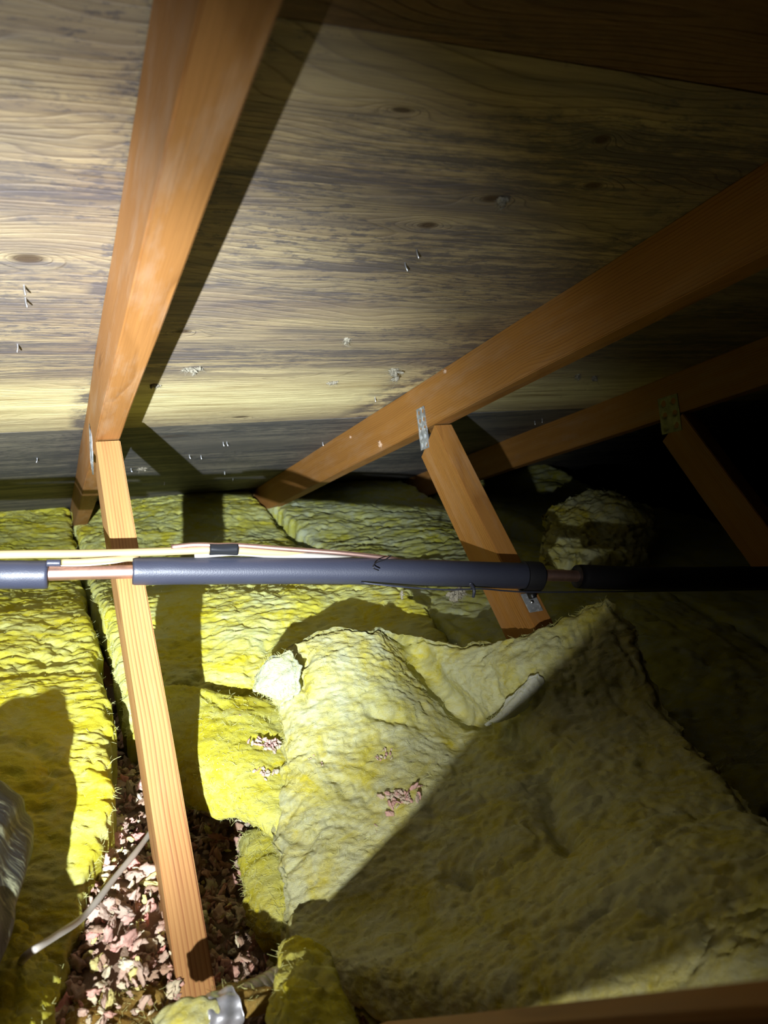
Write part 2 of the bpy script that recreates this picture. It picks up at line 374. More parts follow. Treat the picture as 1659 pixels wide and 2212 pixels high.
JY, JZ, Q = 1.37122, -0.16461, math.radians(38.725)
RD = Vector((0, math.cos(math.radians(18.43)), -math.sin(math.radians(18.43))))
WD = Vector((0, -math.cos(Q), -math.sin(Q)))
WN = Vector((0, math.sin(Q), -math.cos(Q)))
OQ = math.atan(0.8019)
def truss(k, label, mr, mw, dy=0.0, dz=0.0, plate=None, rise=0.0):
    xr = 0.1265 + 0.61 * k; xc = xr - 0.019
    root = empty('roof_truss', (xc, 1.3, ZO - 0.80), label, 'roof truss', 'roof trusses two feet apart')
    rd = Vector((0, math.cos(math.radians(18.43) + rise), -math.sin(math.radians(18.43) + rise)))
    J = Vector((xc, JY + dy, JZ + ZO + dz))
    r0 = J - rd * 2.45
    stick('top_chord', r0, rd, 2.45 + 1.93, SN, 0.038, 0.089, mr, root)
    # web from the rafter joint down towards the node on the bottom chord
    w0 = J + Vector((0, 0.0, -0.002))
    stick('web', w0, WD, 0.895, WN, 0.038, 0.089, mw, root)
    # the opposite web rising from the node towards the ridge
    od = Vector((0, -math.cos(OQ), math.sin(OQ)))
    o0 = Vector((xc, 0.70, -0.704 + ZO)) - od * 0.02
    stick('web', o0, od, 1.25, (0, -math.sin(OQ), -math.cos(OQ)), 0.038, 0.089, mr, root)
    stick('bottom_chord', Vector((xc, -1.05, 0.0)), (0, 1, 0), 4.35, (0, 0, 1), 0.038, 0.089, mr, root)
    if plate:
        c, d, L, W, mat, holes = plate
        nail_plate('connector_plate', (xr - 0.038, c[0], c[1] + ZO), d, L, W, -1, mat, root, holes)
    return root
def plate_spec(top, bot, W, mat, holes):
    a = Vector(top); b = Vector(bot); c = (a + b) / 2
    return ((c.y, c.z), (b - a), (b - a).length, W, mat, holes)
truss(0, 'nearest roof truss, bright orange chord overhead at left with its long web in front', M['lumber_dusty'], M['lumber_web'],
      plate=plate_spec((0.0885, 1.4729, -0.1611), (0.0885, 1.5142, -0.2317), 0.040, M['galv'], (2, 5)))
truss(1, 'middle roof truss with a shiny plate and the pipe clamp on its web', M['lumber'], M['lumber'],
      plate=plate_spec((0.6985, 1.4323, -0.1399), (0.6985, 1.4077, -0.2182), 0.036, M['galv'], (2, 5)))
truss(2, 'farthest roof truss in the dark at right with a punched plate', M['lumber'], M['lumber'],
      plate=plate_spec((1.3085, 1.4205, -0.1341), (1.3085, 1.3976, -0.2128), 0.062, M['rust'], (2, 3)))

brd = empty('leaning_board', (0.2, 0.3, ZO - 0.3), 'blurred brown board along the very bottom right, closest to the camera', 'board')
bb0 = Vector(up((0.2180, 0.3765, -0.4194))); bb1 = Vector(up((0.2180, 0.1666, -0.2191))); bd = (bb1 - bb0).normalized()
stick('plank', bb0 - bd * 0.16 - Vector((0.019, 0, 0)), bd, 0.75, (0, -bd.z * -1, -abs(bd.y)), 0.038, 0.038, M['lumber'], brd)

# ------------------------------------------------------------------ tubes
def catmull(P, n):
    P = [np.array(p, float) for p in P]; P = [2 * P[0] - P[1]] + P + [2 * P[-1] - P[-2]]; out = []
    for i in range(1, len(P) - 2):
        for k in range(n):
            t = k / n
            out.append(0.5 * ((2 * P[i]) + (-P[i-1] + P[i+1]) * t + (2*P[i-1] - 5*P[i] + 4*P[i+1] - P[i+2]) * t*t + (-P[i-1] + 3*P[i] - 3*P[i+1] + P[i+2]) * t**3))
    out.append(P[-2]); return np.array(out)
def tube(name, P, r, mat, parent=None, n=8, seg=20, rf=None, cap=True, flat=1.0, bore=None):
    C = catmull(P, n) if n > 1 else np.array(P, float)
    T = np.gradient(C, axis=0); T /= np.linalg.norm(T, axis=1)[:, None]
    ref = np.array([0, 0, 1.0]) if abs(T[0][2]) < 0.9 else np.array([1.0, 0, 0])
    V = []; F = []
    for i, (c, t) in enumerate(zip(C, T)):
        a = np.cross(t, ref); a /= np.linalg.norm(a); b = np.cross(a, t); ref = b
        for k in range(seg):
            an = 2 * math.pi * k / seg
            R = r if rf is None else rf(i / (len(C) - 1), an) * r
            V.append(c + (a * math.cos(an) + b * flat * math.sin(an)) * R)
    m = len(C)
    for i in range(m - 1):
        for k in range(seg):
            k2 = (k + 1) % seg; F.append((i*seg + k, i*seg + k2, (i+1)*seg + k2, (i+1)*seg + k))
    if cap:      # end faces, as rings pulled in to the centre or to the bore
        for i, c in ((0, C[0]), (m - 1, C[-1])):
            base = len(V); q = bore if bore else 0.02
            for k in range(seg): V.append(c + (V[i*seg + k] - c) * q)
            for k in range(seg):
                k2 = (k + 1) % seg; F.append((i*seg + k, i*seg + k2, base + k2, base + k))
    return from_arrays(name, np.array(V), np.array(F), mat, parent, True)
pipe = empty('water_pipe', up((0.3431, 1.1000, -0.3418)), 'copper water pipe in dark grey foam sleeves crossing in front of the trusses', 'pipe')
def ups(L): return [up(p) for p in L]
tube('copper_tube', ups([(-0.1983, 1.1700, -0.3020), (-0.0578, 1.1350, -0.3079), (0.0528, 1.1220, -0.3149), (0.1771, 1.1100, -0.3236), (0.3758, 1.0900, -0.3415), (0.5184, 1.0700, -0.3557), (0.6719, 1.0500, -0.3723), (0.7615, 1.0450, -0.3824), (0.9363, 1.0300, -0.4049), (1.3401, 0.9900, -0.4383)]), 0.0094, M['copper'], pipe, 8, 20)
def cutend(f, an):                     # knife cut ends of a foam sleeve, slightly ragged, with a dent or two
    e = min(f, 1 - f)
    return 1.0 + 0.006 * math.sin(f * 37 + an * 2) + 0.010 * math.sin(an * 3 + f * 6) - 0.05 * math.exp(-e * 220)
tube('foam_sleeve', ups([(-0.2084, 1.1700, -0.3008), (-0.1128, 1.1500, -0.3061), (-0.0578, 1.1350, -0.3079), (0.0002, 1.1280, -0.3129)]), 0.0190, M['foam'], pipe, 16, 40, cutend, True, 1.0, 0.52)
tube('foam_sleeve', ups([(0.1069, 1.1160, -0.3176), (0.1771, 1.1100, -0.3236), (0.3758, 1.0900, -0.3415), (0.5184, 1.0700, -0.3557), (0.6720, 1.0500, -0.3730), (0.7283, 1.0450, -0.3807)]), 0.0200, M['foam'], pipe, 24, 40, lambda f, a: cutend(f, a) * (0.955 + 0.11 * f), True, 1.0, 0.50)
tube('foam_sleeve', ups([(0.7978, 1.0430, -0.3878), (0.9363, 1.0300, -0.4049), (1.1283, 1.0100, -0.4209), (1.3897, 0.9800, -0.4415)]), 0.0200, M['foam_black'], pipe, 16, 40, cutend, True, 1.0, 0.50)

# pipe clamp: strap, foot plate and screw on the middle truss web
clamp = empty('pipe_clamp', up((0.7139, 1.0496, -0.4225)), 'black pipe clamp screwed to the middle truss web through a bright foot plate', 'clamp')
pc = Vector(up((0.7101, 1.0470, -0.3783))); pd = (Vector(up((0.7283, 1.0450, -0.3807))) - Vector(up((0.6720, 1.0500, -0.3730)))).normalized()
tube('strap', [list(pc + pd * a) for a in (-0.014, -0.010, -0.003, 0.004, 0.012, 0.016)], 0.0236, M['foam_black'], clamp, 3, 36, lambda f, a: 1.0 + 0.03 * math.sin(f * math.pi) + (0.10 if abs(a - 4.7) < 0.4 else 0), True, 1.0, 0.9)
foot = Vector(up((0.7148, 1.0481, -0.4237)))
tube('leg', [list(pc + Vector((0.0, 0.0, -0.018))), list(pc * 0.4 + foot * 0.6), list(foot + Vector((0.0, -0.004, 0.009)))], 0.0085, M['rubber'], clamp, 6, 14, lambda f, a: 1.05 - 0.25 * f)
def oriented_box(name, c, ax, sizes, mat, parent, bevel=0.0006):
    me = bpy.data.meshes.new(name); bm = bmesh.new(); bmesh.ops.create_cube(bm, size=1)
    for v in bm.verts: v.co = Vector([v.co[i] * sizes[i] for i in range(3)])
    bmesh.ops.bevel(bm, geom=bm.edges[:], offset=bevel, segments=2, affect='EDGES')
    for v in bm.verts: v.co = Vector(c) + ax[0] * v.co.x + ax[1] * v.co.y + ax[2] * v.co.z
    bm.to_mesh(me); bm.free(); return link(name, me, mat, parent)
AX = (Vector((1, 0, 0)), WD, -WN)
oriented_box('foot_plate', foot - WN * 0.0012, AX, (0.026, 0.036, 0.0016), M['galv'], clamp)
tube('screw', [list(foot - WN * 0.001), list(foot - WN * 0.0035), list(foot - WN * 0.0045)], 0.0042, M['steel'], clamp, 2, 12, lambda f, a: (1.0 - 0.5 * f) * (1 + 0.06 * math.cos(a * 2)))

# cables riding on top of the pipe
tag(tube('cable', ups([(-0.1941, 1.1600, -0.2771), (-0.0553, 1.1350, -0.2811), (0.0467, 1.1250, -0.2883), (0.1179, 1.1180, -0.2923), (0.2092, 1.1050, -0.2955), (0.2320, 1.1020, -0.2966), (0.2814, 1.1000, -0.3047), (0.3437, 1.1000, -0.3157), (0.4277, 1.1100, -0.3376), (0.4624, 1.1200, -0.3531)]), 0.0056, M['tan'], None, 8, 14, None, True, 1.0), 'upper tan jacketed cable resting on the pipe and taped at its right', 'cable')
tag(tube('cable', ups([(0.0180, 1.1180, -0.2949), (0.0449, 1.1160, -0.2968), (0.0802, 1.1140, -0.2976), (0.1110, 1.1220, -0.3018), (0.1351, 1.1220, -0.3146)]), 0.0042, M['tan'], None, 8, 12), 'short lower tan cable lying just above the bare copper stretch', 'cable')
tag(tube('cable', ups([(-0.0010, 1.1280, -0.2999), (0.0447, 1.1200, -0.3030), (0.0801, 1.1180, -0.3033), (0.1090, 1.1220, -0.3043), (0.1416, 1.1250, -0.3188)]), 0.0014, M['grey'], None, 8, 8), 'thin grey wire between the lower tan cable and the bare copper', 'wire')
tag(tube('sleeve_stub', ups([(-0.0002, 1.1180, -0.2942), (0.0077, 1.1170, -0.2948), (0.0167, 1.1160, -0.2955)]), 0.0048, M['foam'], None, 6, 14), 'small blue grey rubber sleeve at the left end of the bare copper', 'rubber sleeve')
ct = tag(tube('small_copper_tube', ups([(0.1603, 1.1120, -0.2881), (0.1911, 1.1060, -0.2865), (0.2221, 1.1000, -0.2889), (0.2511, 1.0980, -0.2915), (0.3205, 1.0920, -0.3028), (0.3961, 1.0850, -0.3147), (0.4467, 1.0820, -0.3245), (0.4848, 1.0820, -0.3338), (0.5255, 1.0850, -0.3495)]), 0.0036, M['copper'], None, 8, 12), 'thin bare copper tube that leaves the black tape and dips behind the pipe', 'copper tube')
tag(tube('cable', ups([(0.1914, 1.1120, -0.3028), (0.2228, 1.1060, -0.3020), (0.2519, 1.1030, -0.3030), (0.3087, 1.1000, -0.3125), (0.3778, 1.0950, -0.3224), (0.4369, 1.0950, -0.3347), (0.4695, 1.1000, -0.3471)]), 0.0052, M['grey'], None, 8, 12), 'grey cable beside the thin copper tube right of the tape', 'cable')
tag(tube('tape_wrap', ups([(0.2104, 1.1010, -0.2933), (0.2219, 1.1000, -0.2943), (0.2347, 1.0990, -0.2954), (0.2496, 1.0980, -0.2968)]), 0.0084, M['tape'], None, 6, 20, lambda f, a: 1 + 0.03 * math.sin(a * 3 + 5 * f)), 'black tape wrapped round the cable bundle on the pipe', 'tape')
tag(tube('wire', ups([(0.4227, 1.0600, -0.3566), (0.4684, 1.0450, -0.3637), (0.5484, 1.0350, -0.3766), (0.6099, 1.0300, -0.3815), (0.6517, 1.0300, -0.3899), (0.7095, 1.0200, -0.3966), (0.9110, 1.0000, -0.4150), (1.2565, 0.9700, -0.4460)]), 0.0013, M['foam'], None, 8, 8), 'thin grey wire running under the foam pipe towards the clamp', 'wire')
tag(tube('cable_tie', ups([(0.5967, 1.0400, -0.3753), (0.5969, 1.0300, -0.3821), (0.5956, 1.0300, -0.3931)]), 0.0032, M['foam'], None, 5, 8, lambda f, a: 1.1 - 0.4 * f), 'stubby grey tie hanging from the underside of the pipe', 'cable tie')
tag(tube('zip_tie', ups([(0.4690, 1.0550, -0.3193), (0.4578, 1.0500, -0.3225), (0.4414, 1.0480, -0.3258), (0.4358, 1.0450, -0.3313), (0.4446, 1.0450, -0.3366)]), 0.0009, M['rubber'], None, 6, 8), 'thin black tie end curled on top of the foam pipe', 'cable tie')

# ------------------------------------------------------------------ fibreglass
def spline_grid(ctrl, nu, nv):
    """ctrl[row][col] of points -> (nv, nu, 3) Catmull-Rom surface"""
    ctrl = np.array(ctrl, float)
    rows = []
    def cr(P, n):
        P = np.concatenate([[2*P[0] - P[1]], P, [2*P[-1] - P[-2]]]); s = np.linspace(0, len(P) - 3 - 1e-9, n); i = s.astype(int); t = (s - i)[:, None]
        i = i + 1; a, b, c, d = P[i-1], P[i], P[i+1], P[i+2]
        return 0.5*((2*b) + (-a + c)*t + (2*a - 5*b + 4*c - d)*t*t + (-a + 3*b - 3*c + d)*t**3)
    for r in ctrl: rows.append(cr(r, nu))
    rows = np.array(rows)                       # (R, nu, 3)
    flat = cr(rows.reshape(len(ctrl), -1), nv)  # columns together
    return flat.reshape(nv, nu, 3)
def grid_normals(G):
    du = np.gradient(G, axis=1); dv = np.gradient(G, axis=0); N = np.cross(du, dv)
    return N / (np.linalg.norm(N, axis=2)[..., None] + 1e-12)
def batt(name, ctrl, thick, res, mat, label=None, amp=1.0, wr=(3, 9, 9), seed=1, rag=0.010, parent=None, fibres=2500, tuft=1.0, cat='insulation batt', group=None, flip=False, edge=5, kind=None, fib_r=0.00030, creases=()):
    """a torn fibreglass batt: wrinkled top skin, ragged rounded sides, flat underside"""
    C = np.array(ctrl, float)
    lu = np.mean([np.linalg.norm(np.diff(r, axis=0), axis=1).sum() for r in C])
    lv = np.mean([np.linalg.norm(np.diff(C[:, i], axis=0), axis=1).sum() for i in range(C.shape[1])])
    nu = max(12, int(lu / res)); nv = max(12, int(lv / res))
    G = spline_grid(C, nu, nv); N = grid_normals(G)
    if N[..., 2].mean() < 0: N = -N
    if flip: N = -N
    # ragged outline: pull the border in and out
    du = np.gradient(G, axis=1); du /= np.linalg.norm(du, axis=2)[..., None]
    dv = np.gradient(G, axis=0); dv /= np.linalg.norm(dv, axis=2)[..., None]
    P = G.reshape(-1, 3)
    n1 = fbm(P * 28, 4, seed + 40, 0.6).reshape(nv, nu) ; n2 = fbm(P * 28 + 31, 4, seed + 50, 0.6).reshape(nv, nu)
    iu = np.linspace(0, 1, nu)[None, :, None]; iv = np.linspace(0, 1, nv)[:, None, None]
    eu = np.maximum(np.exp(-iu * lu / 0.03), np.exp(-(1 - iu) * lu / 0.03)); ev = np.maximum(np.exp(-iv * lv / 0.03), np.exp(-(1 - iv) * lv / 0.03))
    G = G + du * n1[..., None] * rag * 2 * eu + dv * n2[..., None] * rag * 2 * ev
    # relief
    P = G.reshape(-1, 3)
    W = P + 0.02 * np.stack([fbm(P * 9, 2, seed + 5), fbm(P * 9 + 7, 2, seed + 6), fbm(P * 9 + 13, 2, seed + 7)], 1)
    S = np.array(wr, float)
    rd = ridged(W * S, 4, seed + 1, 0.6); big = fbm(W * 4.2, 3, seed + 2); md = fbm(W * S * 3.4, 3, seed + 3, 0.6); sm = fbm(W * np.array([55, 90, 90.0]), 3, seed + 4, 0.65)
    cr = np.minimum(rd / 0.20, 1.0) ** 0.6
    msk = np.clip(0.5 + 1.6 * fbm(P * 6.5 + 3, 2, seed + 8), 0.12, 1.25)
    iso = ridged(W * 17.0 + 5, 3, seed + 9, 0.6)
    fz = fbm(W * np.array([150, 230, 230.0]), 2, seed + 10, 0.7)
    disp = (0.017 * big + 0.0085 * (cr - 0.7) * tuft * msk + 0.008 * (np.minimum(iso / 0.3, 1) - 0.6) * (1.3 - msk) + 0.0045 * md * tuft * msk + 0.0040 * sm + 0.0018 * fz) * amp
    for line, dep, wid in creases:
        L3 = np.array(line, float); dm = np.full(len(P), 9.0)
        Pw = P + 0.006 * np.stack([fbm(P * 40, 2, seed + 70), fbm(P * 40 + 9, 2, seed + 71), fbm(P * 40 + 19, 2, seed + 72)], 1)
        for a, b in zip(L3[:-1], L3[1:]):
            ab = b - a; tt = np.clip(((Pw - a) @ ab) / (ab @ ab), 0, 1); dm = np.minimum(dm, np.linalg.norm(Pw - a - tt[:, None] * ab, axis=1))
        disp = disp - dep * np.exp(-(dm / wid) ** 1.4)
    iuf = np.broadcast_to(iu, (nv, nu, 1)).reshape(-1); ivf = np.broadcast_to(iv, (nv, nu, 1)).reshape(-1)
    db = np.minimum(np.minimum(iuf, 1 - iuf) * lu, np.minimum(ivf, 1 - ivf) * lv)
    rr = min(thick * 0.5, 0.016); q = np.clip(1 - db / rr, 0, 1); rnd = rr * (1 - np.sqrt(1 - q * q * 0.98))
    top = P + N.reshape(-1, 3) * (disp - rnd)[:, None]
    V = [top]; F = []
    idx = np.arange(nu * nv).reshape(nv, nu)
    F.append(np.stack([idx[:-1, :-1], idx[:-1, 1:], idx[1:, 1:], idx[1:, :-1]], -1).reshape(-1, 4))
    loop = np.concatenate([idx[0, :-1], idx[:-1, -1], idx[-1, :0:-1], idx[:0:-1, 0]])
    prev = loop; base = nu * nv
    Nf = N.reshape(-1, 3)
    ctr = P.mean(0)
    for k in range(1, edge + 1):
        f = k / edge; p = P[loop] - Nf[loop] * thick * f
        out = p - ctr; out -= Nf[loop] * (out * Nf[loop]).sum(1)[:, None]; out /= np.linalg.norm(out, axis=1)[:, None] + 1e-9
        ly = fbm(p * np.array([30, 30, 130.0]), 3, seed + 60, 0.6)
        p = p + out * (0.006 * math.sin(f * math.pi) + 0.007 * ly)[:, None]
        ids = base + np.arange(len(loop)); base += len(loop); V.append(p)
        F.append(np.stack([prev, ids, np.roll(ids, -1), np.roll(prev, -1)], -1)); prev = ids
    # underside: the same sheet one thickness down, joined to the last ring
    bot = P - Nf * thick; V.append(bot); bi = idx + base
    F.append(np.stack([bi[:-1, :-1], bi[1:, :-1], bi[1:, 1:], bi[:-1, 1:]], -1).reshape(-1, 4))
    bl = np.concatenate([bi[0, :-1], bi[:-1, -1], bi[-1, :0:-1], bi[:0:-1, 0]])
    F.append(np.stack([prev, bl, np.roll(bl, -1), np.roll(prev, -1)], -1))
    o = from_arrays(name, np.concatenate(V) + np.array([0, 0, ZO]), np.concatenate(F), mat, parent, True)
    if label: tag(o, label, cat, group, kind)
    if fibres:
        i = rng.integers(0, len(top), fibres // 2)
        e = loop[rng.integers(0, len(loop), fibres // 2)]; i = np.concatenate([i, e])
        strands('loose_fibers', top[i] + np.array([0, 0, ZO]), Nf[i], fib_r, 0.007, FG['strand'], o)
    return o
def strands(name, P, N, r, length, mat, parent):
    n = len(P); k = 5
    T = rng.normal(size=(n, 3)); T -= N * (T * N).sum(1)[:, None] * 0.55; T /= np.linalg.norm(T, axis=1)[:, None]
    B = rng.normal(size=(n, 3)); B /= np.linalg.norm(B, axis=1)[:, None]
    L = length * rng.uniform(0.3, 1.3, n)[:, None]; cv = rng.uniform(-1.2, 1.2, n)[:, None]
    V = []; F = []
    side = np.cross(T, B); side /= np.linalg.norm(side, axis=1)[:, None] + 1e-9; oth = np.cross(side, T)
    for j in range(k):
        f = j / (k - 1); c = P + T * L * f + B * L * cv * f * f * 0.8 + N * 0.001
        w = r * (1 - 0.5 * f)
        for a in range(3):
            an = a * 2.094; V.append(c + side * math.cos(an) * w + oth * math.sin(an) * w)
    V = np.stack(V, 1).reshape(-1, 3); b = (np.arange(n) * k * 3)[:, None]
    for j in range(k - 1):
        for a in range(3):
            a2 = (a + 1) % 3; F.append(b + np.array([[j*3 + a, j*3 + a2, (j+1)*3 + a2, (j+1)*3 + a]]))
    o = from_arrays(name, V, np.concatenate(F), mat, parent, False); tag(o, kind='stuff')
    return o
FG['strand'] = plain('glass_fibre_strand', (0.70, 0.72, 0.30), 0.7, 0, 0.3)
HX = 0.0
batt('insulation_batt', [[(x, y, z + dz) for x, dz in zip((-0.52, -0.30, -0.12, xr), (0.0, 0.01, 0.0, -0.012))] for y, z, xr in
     ((2.96, -0.545, 0.075), (2.70, -0.575, 0.080), (2.2, -0.590, 0.070), (1.8, -0.555, 0.066), (1.45, -0.525, 0.070), (1.15, -0.530, 0.062), (0.98, -0.560, 0.045), (0.84, -0.610, 0.005), (0.74, -0.67, -0.04))],
     0.14, 0.0045, FG['left'], 'bright yellow batt filling the bay left of the nearest truss', amp=1.0, wr=(6, 17, 17), tuft=0.65, seed=3, fibres=3500)
batt('insulation_batt', [[(x, y, z + dz) for x, dz in zip((0.094, 0.25, 0.45, 0.688), (-0.010, 0.0, 0.006, -0.01))] for y, z in
     ((2.84, -0.530), (2.62, -0.562), (2.2, -0.592), (1.78, -0.552), (1.52, -0.516), (1.32, -0.545), (1.22, -0.60))],
     0.13, 0.0045, FG['main'], 'long yellow batt in the bay between the nearest and middle trusses, under the pipe', amp=1.1, wr=(7, 15, 15), tuft=0.7, seed=8, fibres=4000,
     creases=[([(0.1260, 2.2000, -0.5473), (0.1235, 1.9000, -0.5518)], 0.03, 0.01), ([(0.4437, 1.7441, -0.5600), (0.4756, 1.5619, -0.5500), (0.3202, 1.2758, -0.5400)], 0.02, 0.012)])
batt('insulation_batt', [[(x, y, z + dz) for x, dz in zip((0.712, 0.9, 1.1, 1.29), (-0.008, 0.0, 0.01, -0.01))] for y, z in
     ((2.80, -0.545), (2.60, -0.56), (2.2, -0.585), (1.8, -0.57), (1.4, -0.565), (1.0, -0.60), (0.7, -0.64))],
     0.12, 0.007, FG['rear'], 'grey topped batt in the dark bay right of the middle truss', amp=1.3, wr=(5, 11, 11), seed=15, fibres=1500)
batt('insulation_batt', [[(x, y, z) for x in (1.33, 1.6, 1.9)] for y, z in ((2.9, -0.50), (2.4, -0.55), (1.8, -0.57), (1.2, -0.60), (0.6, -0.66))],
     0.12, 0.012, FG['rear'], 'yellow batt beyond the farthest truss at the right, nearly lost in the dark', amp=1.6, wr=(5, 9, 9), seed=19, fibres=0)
batt('insulation_batt', [[(1.2564, 1.7800, -0.4601), (1.3692, 1.8000, -0.4473), (1.4973, 1.8000, -0.4550), (1.6185, 1.8000, -0.5087)],
     [(1.1732, 1.6800, -0.4634), (1.2576, 1.6600, -0.4461), (1.3990, 1.6600, -0.4584), (1.5120, 1.6600, -0.5093)],
     [(1.1262, 1.6000, -0.4828), (1.2070, 1.5800, -0.4745), (1.3355, 1.5800, -0.4870), (1.4608, 1.6000, -0.5286)],
     [(1.0719, 1.5000, -0.5150), (1.1359, 1.4800, -0.5282), (1.2439, 1.4800, -0.5407), (1.3603, 1.5000, -0.5536)]],
     0.04, 0.0045, FG['pale'], 'crumpled heap of pale batt between the middle and farthest trusses', amp=2.0, wr=(9, 12, 12), rag=0.022, seed=23, fibres=1500)
# strip of batt that steps down in front of the long one
STEP = batt('insulation_batt', [[(0.1399, 1.3119, -0.5720), (0.2102, 1.2411, -0.5600), (0.2686, 1.1996, -0.5660), (0.3552, 1.1801, -0.5900)],
     [(0.1274, 1.1338, -0.5850), (0.1813, 1.0574, -0.5660), (0.2375, 1.0308, -0.5720), (0.3133, 1.0245, -0.6000)],
     [(0.1323, 1.0353, -0.6000), (0.1800, 0.9897, -0.6000), (0.2218, 0.9475, -0.6000), (0.2857, 0.9192, -0.6200)],
     [(0.1442, 1.0259, -0.6300), (0.1814, 0.9802, -0.6350), (0.2260, 0.9330, -0.6400), (0.2795, 0.8829, -0.6500)]],
     0.075, 0.0028, FG['left'], 'short yellow batt piece right of the nearest web, torn along its front', amp=0.7, wr=(6, 9, 9), seed=31, fibres=1800)
batt('insulation_batt', [[(0.2085, 1.0000, -0.6733), (0.2509, 0.9800, -0.6615), (0.3045, 0.9800, -0.6610)],
     [(0.1955, 0.9300, -0.6774), (0.2287, 0.9000, -0.6636), (0.2784, 0.9000, -0.6676)],
     [(0.1864, 0.8700, -0.6932), (0.2148, 0.8300, -0.6698), (0.2554, 0.8300, -0.6793)],
     [(0.1896, 0.8200, -0.6981), (0.2113, 0.7900, -0.6884), (0.2448, 0.7900, -0.7035)]],
     0.05, 0.0024, FG['left'], 'narrow yellow batt flap hanging under the left edge of the big folded batt', amp=0.6, wr=(10, 6, 6), seed=37, fibres=1500)
# the big folded batt
BIG = batt('insulation_batt', [
     [(0.2822, 1.1400, -0.5137), (0.3320, 1.1500, -0.4723), (0.3949, 1.1500, -0.4541), (0.4703, 1.1400, -0.4587), (0.5360, 1.1300, -0.4875), (0.6021, 1.0700, -0.4841), (0.6620, 0.9900, -0.4432), (0.7324, 0.9650, -0.4173), (0.7863, 0.9500, -0.3960)],
     [(0.2826, 1.1000, -0.5257), (0.3263, 1.0800, -0.4882), (0.3812, 1.0700, -0.4788), (0.4644, 1.0700, -0.4928), (0.5464, 1.0900, -0.5302), (0.5918, 1.0200, -0.5177), (0.6311, 0.9400, -0.4775), (0.7073, 0.9100, -0.4641), (0.8052, 0.8900, -0.4541)],
     [(0.2862, 1.0500, -0.5482), (0.3204, 1.0200, -0.5268), (0.3801, 1.0100, -0.5267), (0.4609, 1.0100, -0.5349), (0.5617, 1.0300, -0.5748), (0.5967, 0.9700, -0.5621), (0.6392, 0.9000, -0.5348), (0.7143, 0.8600, -0.5242), (0.7965, 0.8200, -0.5186)],
     [(0.2720, 0.9900, -0.5799), (0.3067, 0.9600, -0.5651), (0.3636, 0.9500, -0.5692), (0.4365, 0.9400, -0.5767), (0.5201, 0.9300, -0.5973), (0.5676, 0.8700, -0.5840), (0.6088, 0.8000, -0.5567), (0.6732, 0.7500, -0.5384), (0.7581, 0.7100, -0.5236)],
     [(0.2482, 0.9200, -0.6108), (0.2890, 0.8900, -0.6035), (0.3387, 0.8700, -0.6043), (0.3971, 0.8400, -0.5982), (0.4559, 0.8000, -0.5928), (0.5055, 0.7400, -0.5731), (0.5613, 0.6800, -0.5516), (0.6147, 0.6200, -0.5208), (0.6840, 0.5700, -0.5005)],
     [(0.2314, 0.8600, -0.6346), (0.2742, 0.8300, -0.6270), (0.3230, 0.8000, -0.6274), (0.3720, 0.7600, -0.6211), (0.4128, 0.7000, -0.5985), (0.4511, 0.6300, -0.5621), (0.4863, 0.5500, -0.5128), (0.5252, 0.4800, -0.4674), (0.5898, 0.4300, -0.4390)],
     [(0.2196, 0.8100, -0.6599), (0.2606, 0.7750, -0.6504), (0.3041, 0.7400, -0.6477), (0.3447, 0.6800, -0.6277), (0.3777, 0.6100, -0.5909), (0.4106, 0.5400, -0.5483), (0.4411, 0.4600, -0.4927), (0.4834, 0.4000, -0.4526), (0.5440, 0.3500, -0.4187)],
     [(0.2072, 0.7500, -0.6623), (0.2387, 0.7050, -0.6491), (0.2721, 0.6500, -0.6302), (0.3099, 0.5900, -0.6048), (0.3446, 0.5300, -0.5721), (0.3793, 0.4700, -0.5342), (0.4108, 0.4000, -0.4825), (0.4533, 0.3400, -0.4401), (0.5296, 0.3000, -0.4230)],
     [(0.2066, 0.7300, -0.6963), (0.2335, 0.6700, -0.6834), (0.2705, 0.6000, -0.6622), (0.3086, 0.5400, -0.6321), (0.3377, 0.4800, -0.5923), (0.3699, 0.4200, -0.5488), (0.4020, 0.3600, -0.5011), (0.4582, 0.3100, -0.4694), (0.5382, 0.2700, -0.4494)]],
     0.045, 0.0024, FG['pale'], 'big dusty folded batt in the centre with a raised peak at its upper right', amp=0.85, wr=(9, 13, 13), tuft=0.4, seed=41, rag=0.009, fibres=6000, fib_r=0.00026,
     creases=[([(0.5385, 1.1300, -0.4878), (0.5505, 1.0900, -0.5309), (0.5698, 1.0300, -0.5685), (0.5891, 0.9700, -0.5781), (0.6019, 0.9000, -0.5817), (0.6088, 0.8200, -0.5671)], 0.030, 0.012),
              ([(0.6019, 0.9000, -0.5817), (0.5806, 0.8000, -0.5771), (0.5389, 0.7300, -0.5725), (0.4992, 0.6400, -0.5485)], 0.02, 0.014),
              ([(0.3537, 1.1400, -0.4400), (0.3370, 1.0800, -0.4901), (0.3168, 1.0400, -0.5063)], 0.018, 0.008),
              ([(0.5656, 1.0000, -0.5697), (0.4622, 0.9800, -0.5510), (0.4121, 1.0000, -0.5393)], 0.012, 0.008),
              ([(0.3434, 0.7000, -0.6484), (0.3937, 0.7300, -0.6379), (0.4069, 0.7000, -0.6027)], 0.02, 0.010)])
FG['tuft'] = fiberglass('fiberglass_white_tuft', (0.40, 0.40, 0.20), (0.40, 0.42, 0.26), (0.42, 0.46, 0.36), 0.10, 4.2)
FG['white'] = fiberglass('fiberglass_white_face', (0.62, 0.62, 0.45), (0.62, 0.64, 0.50), (0.62, 0.66, 0.60), 0.15, 2.2)
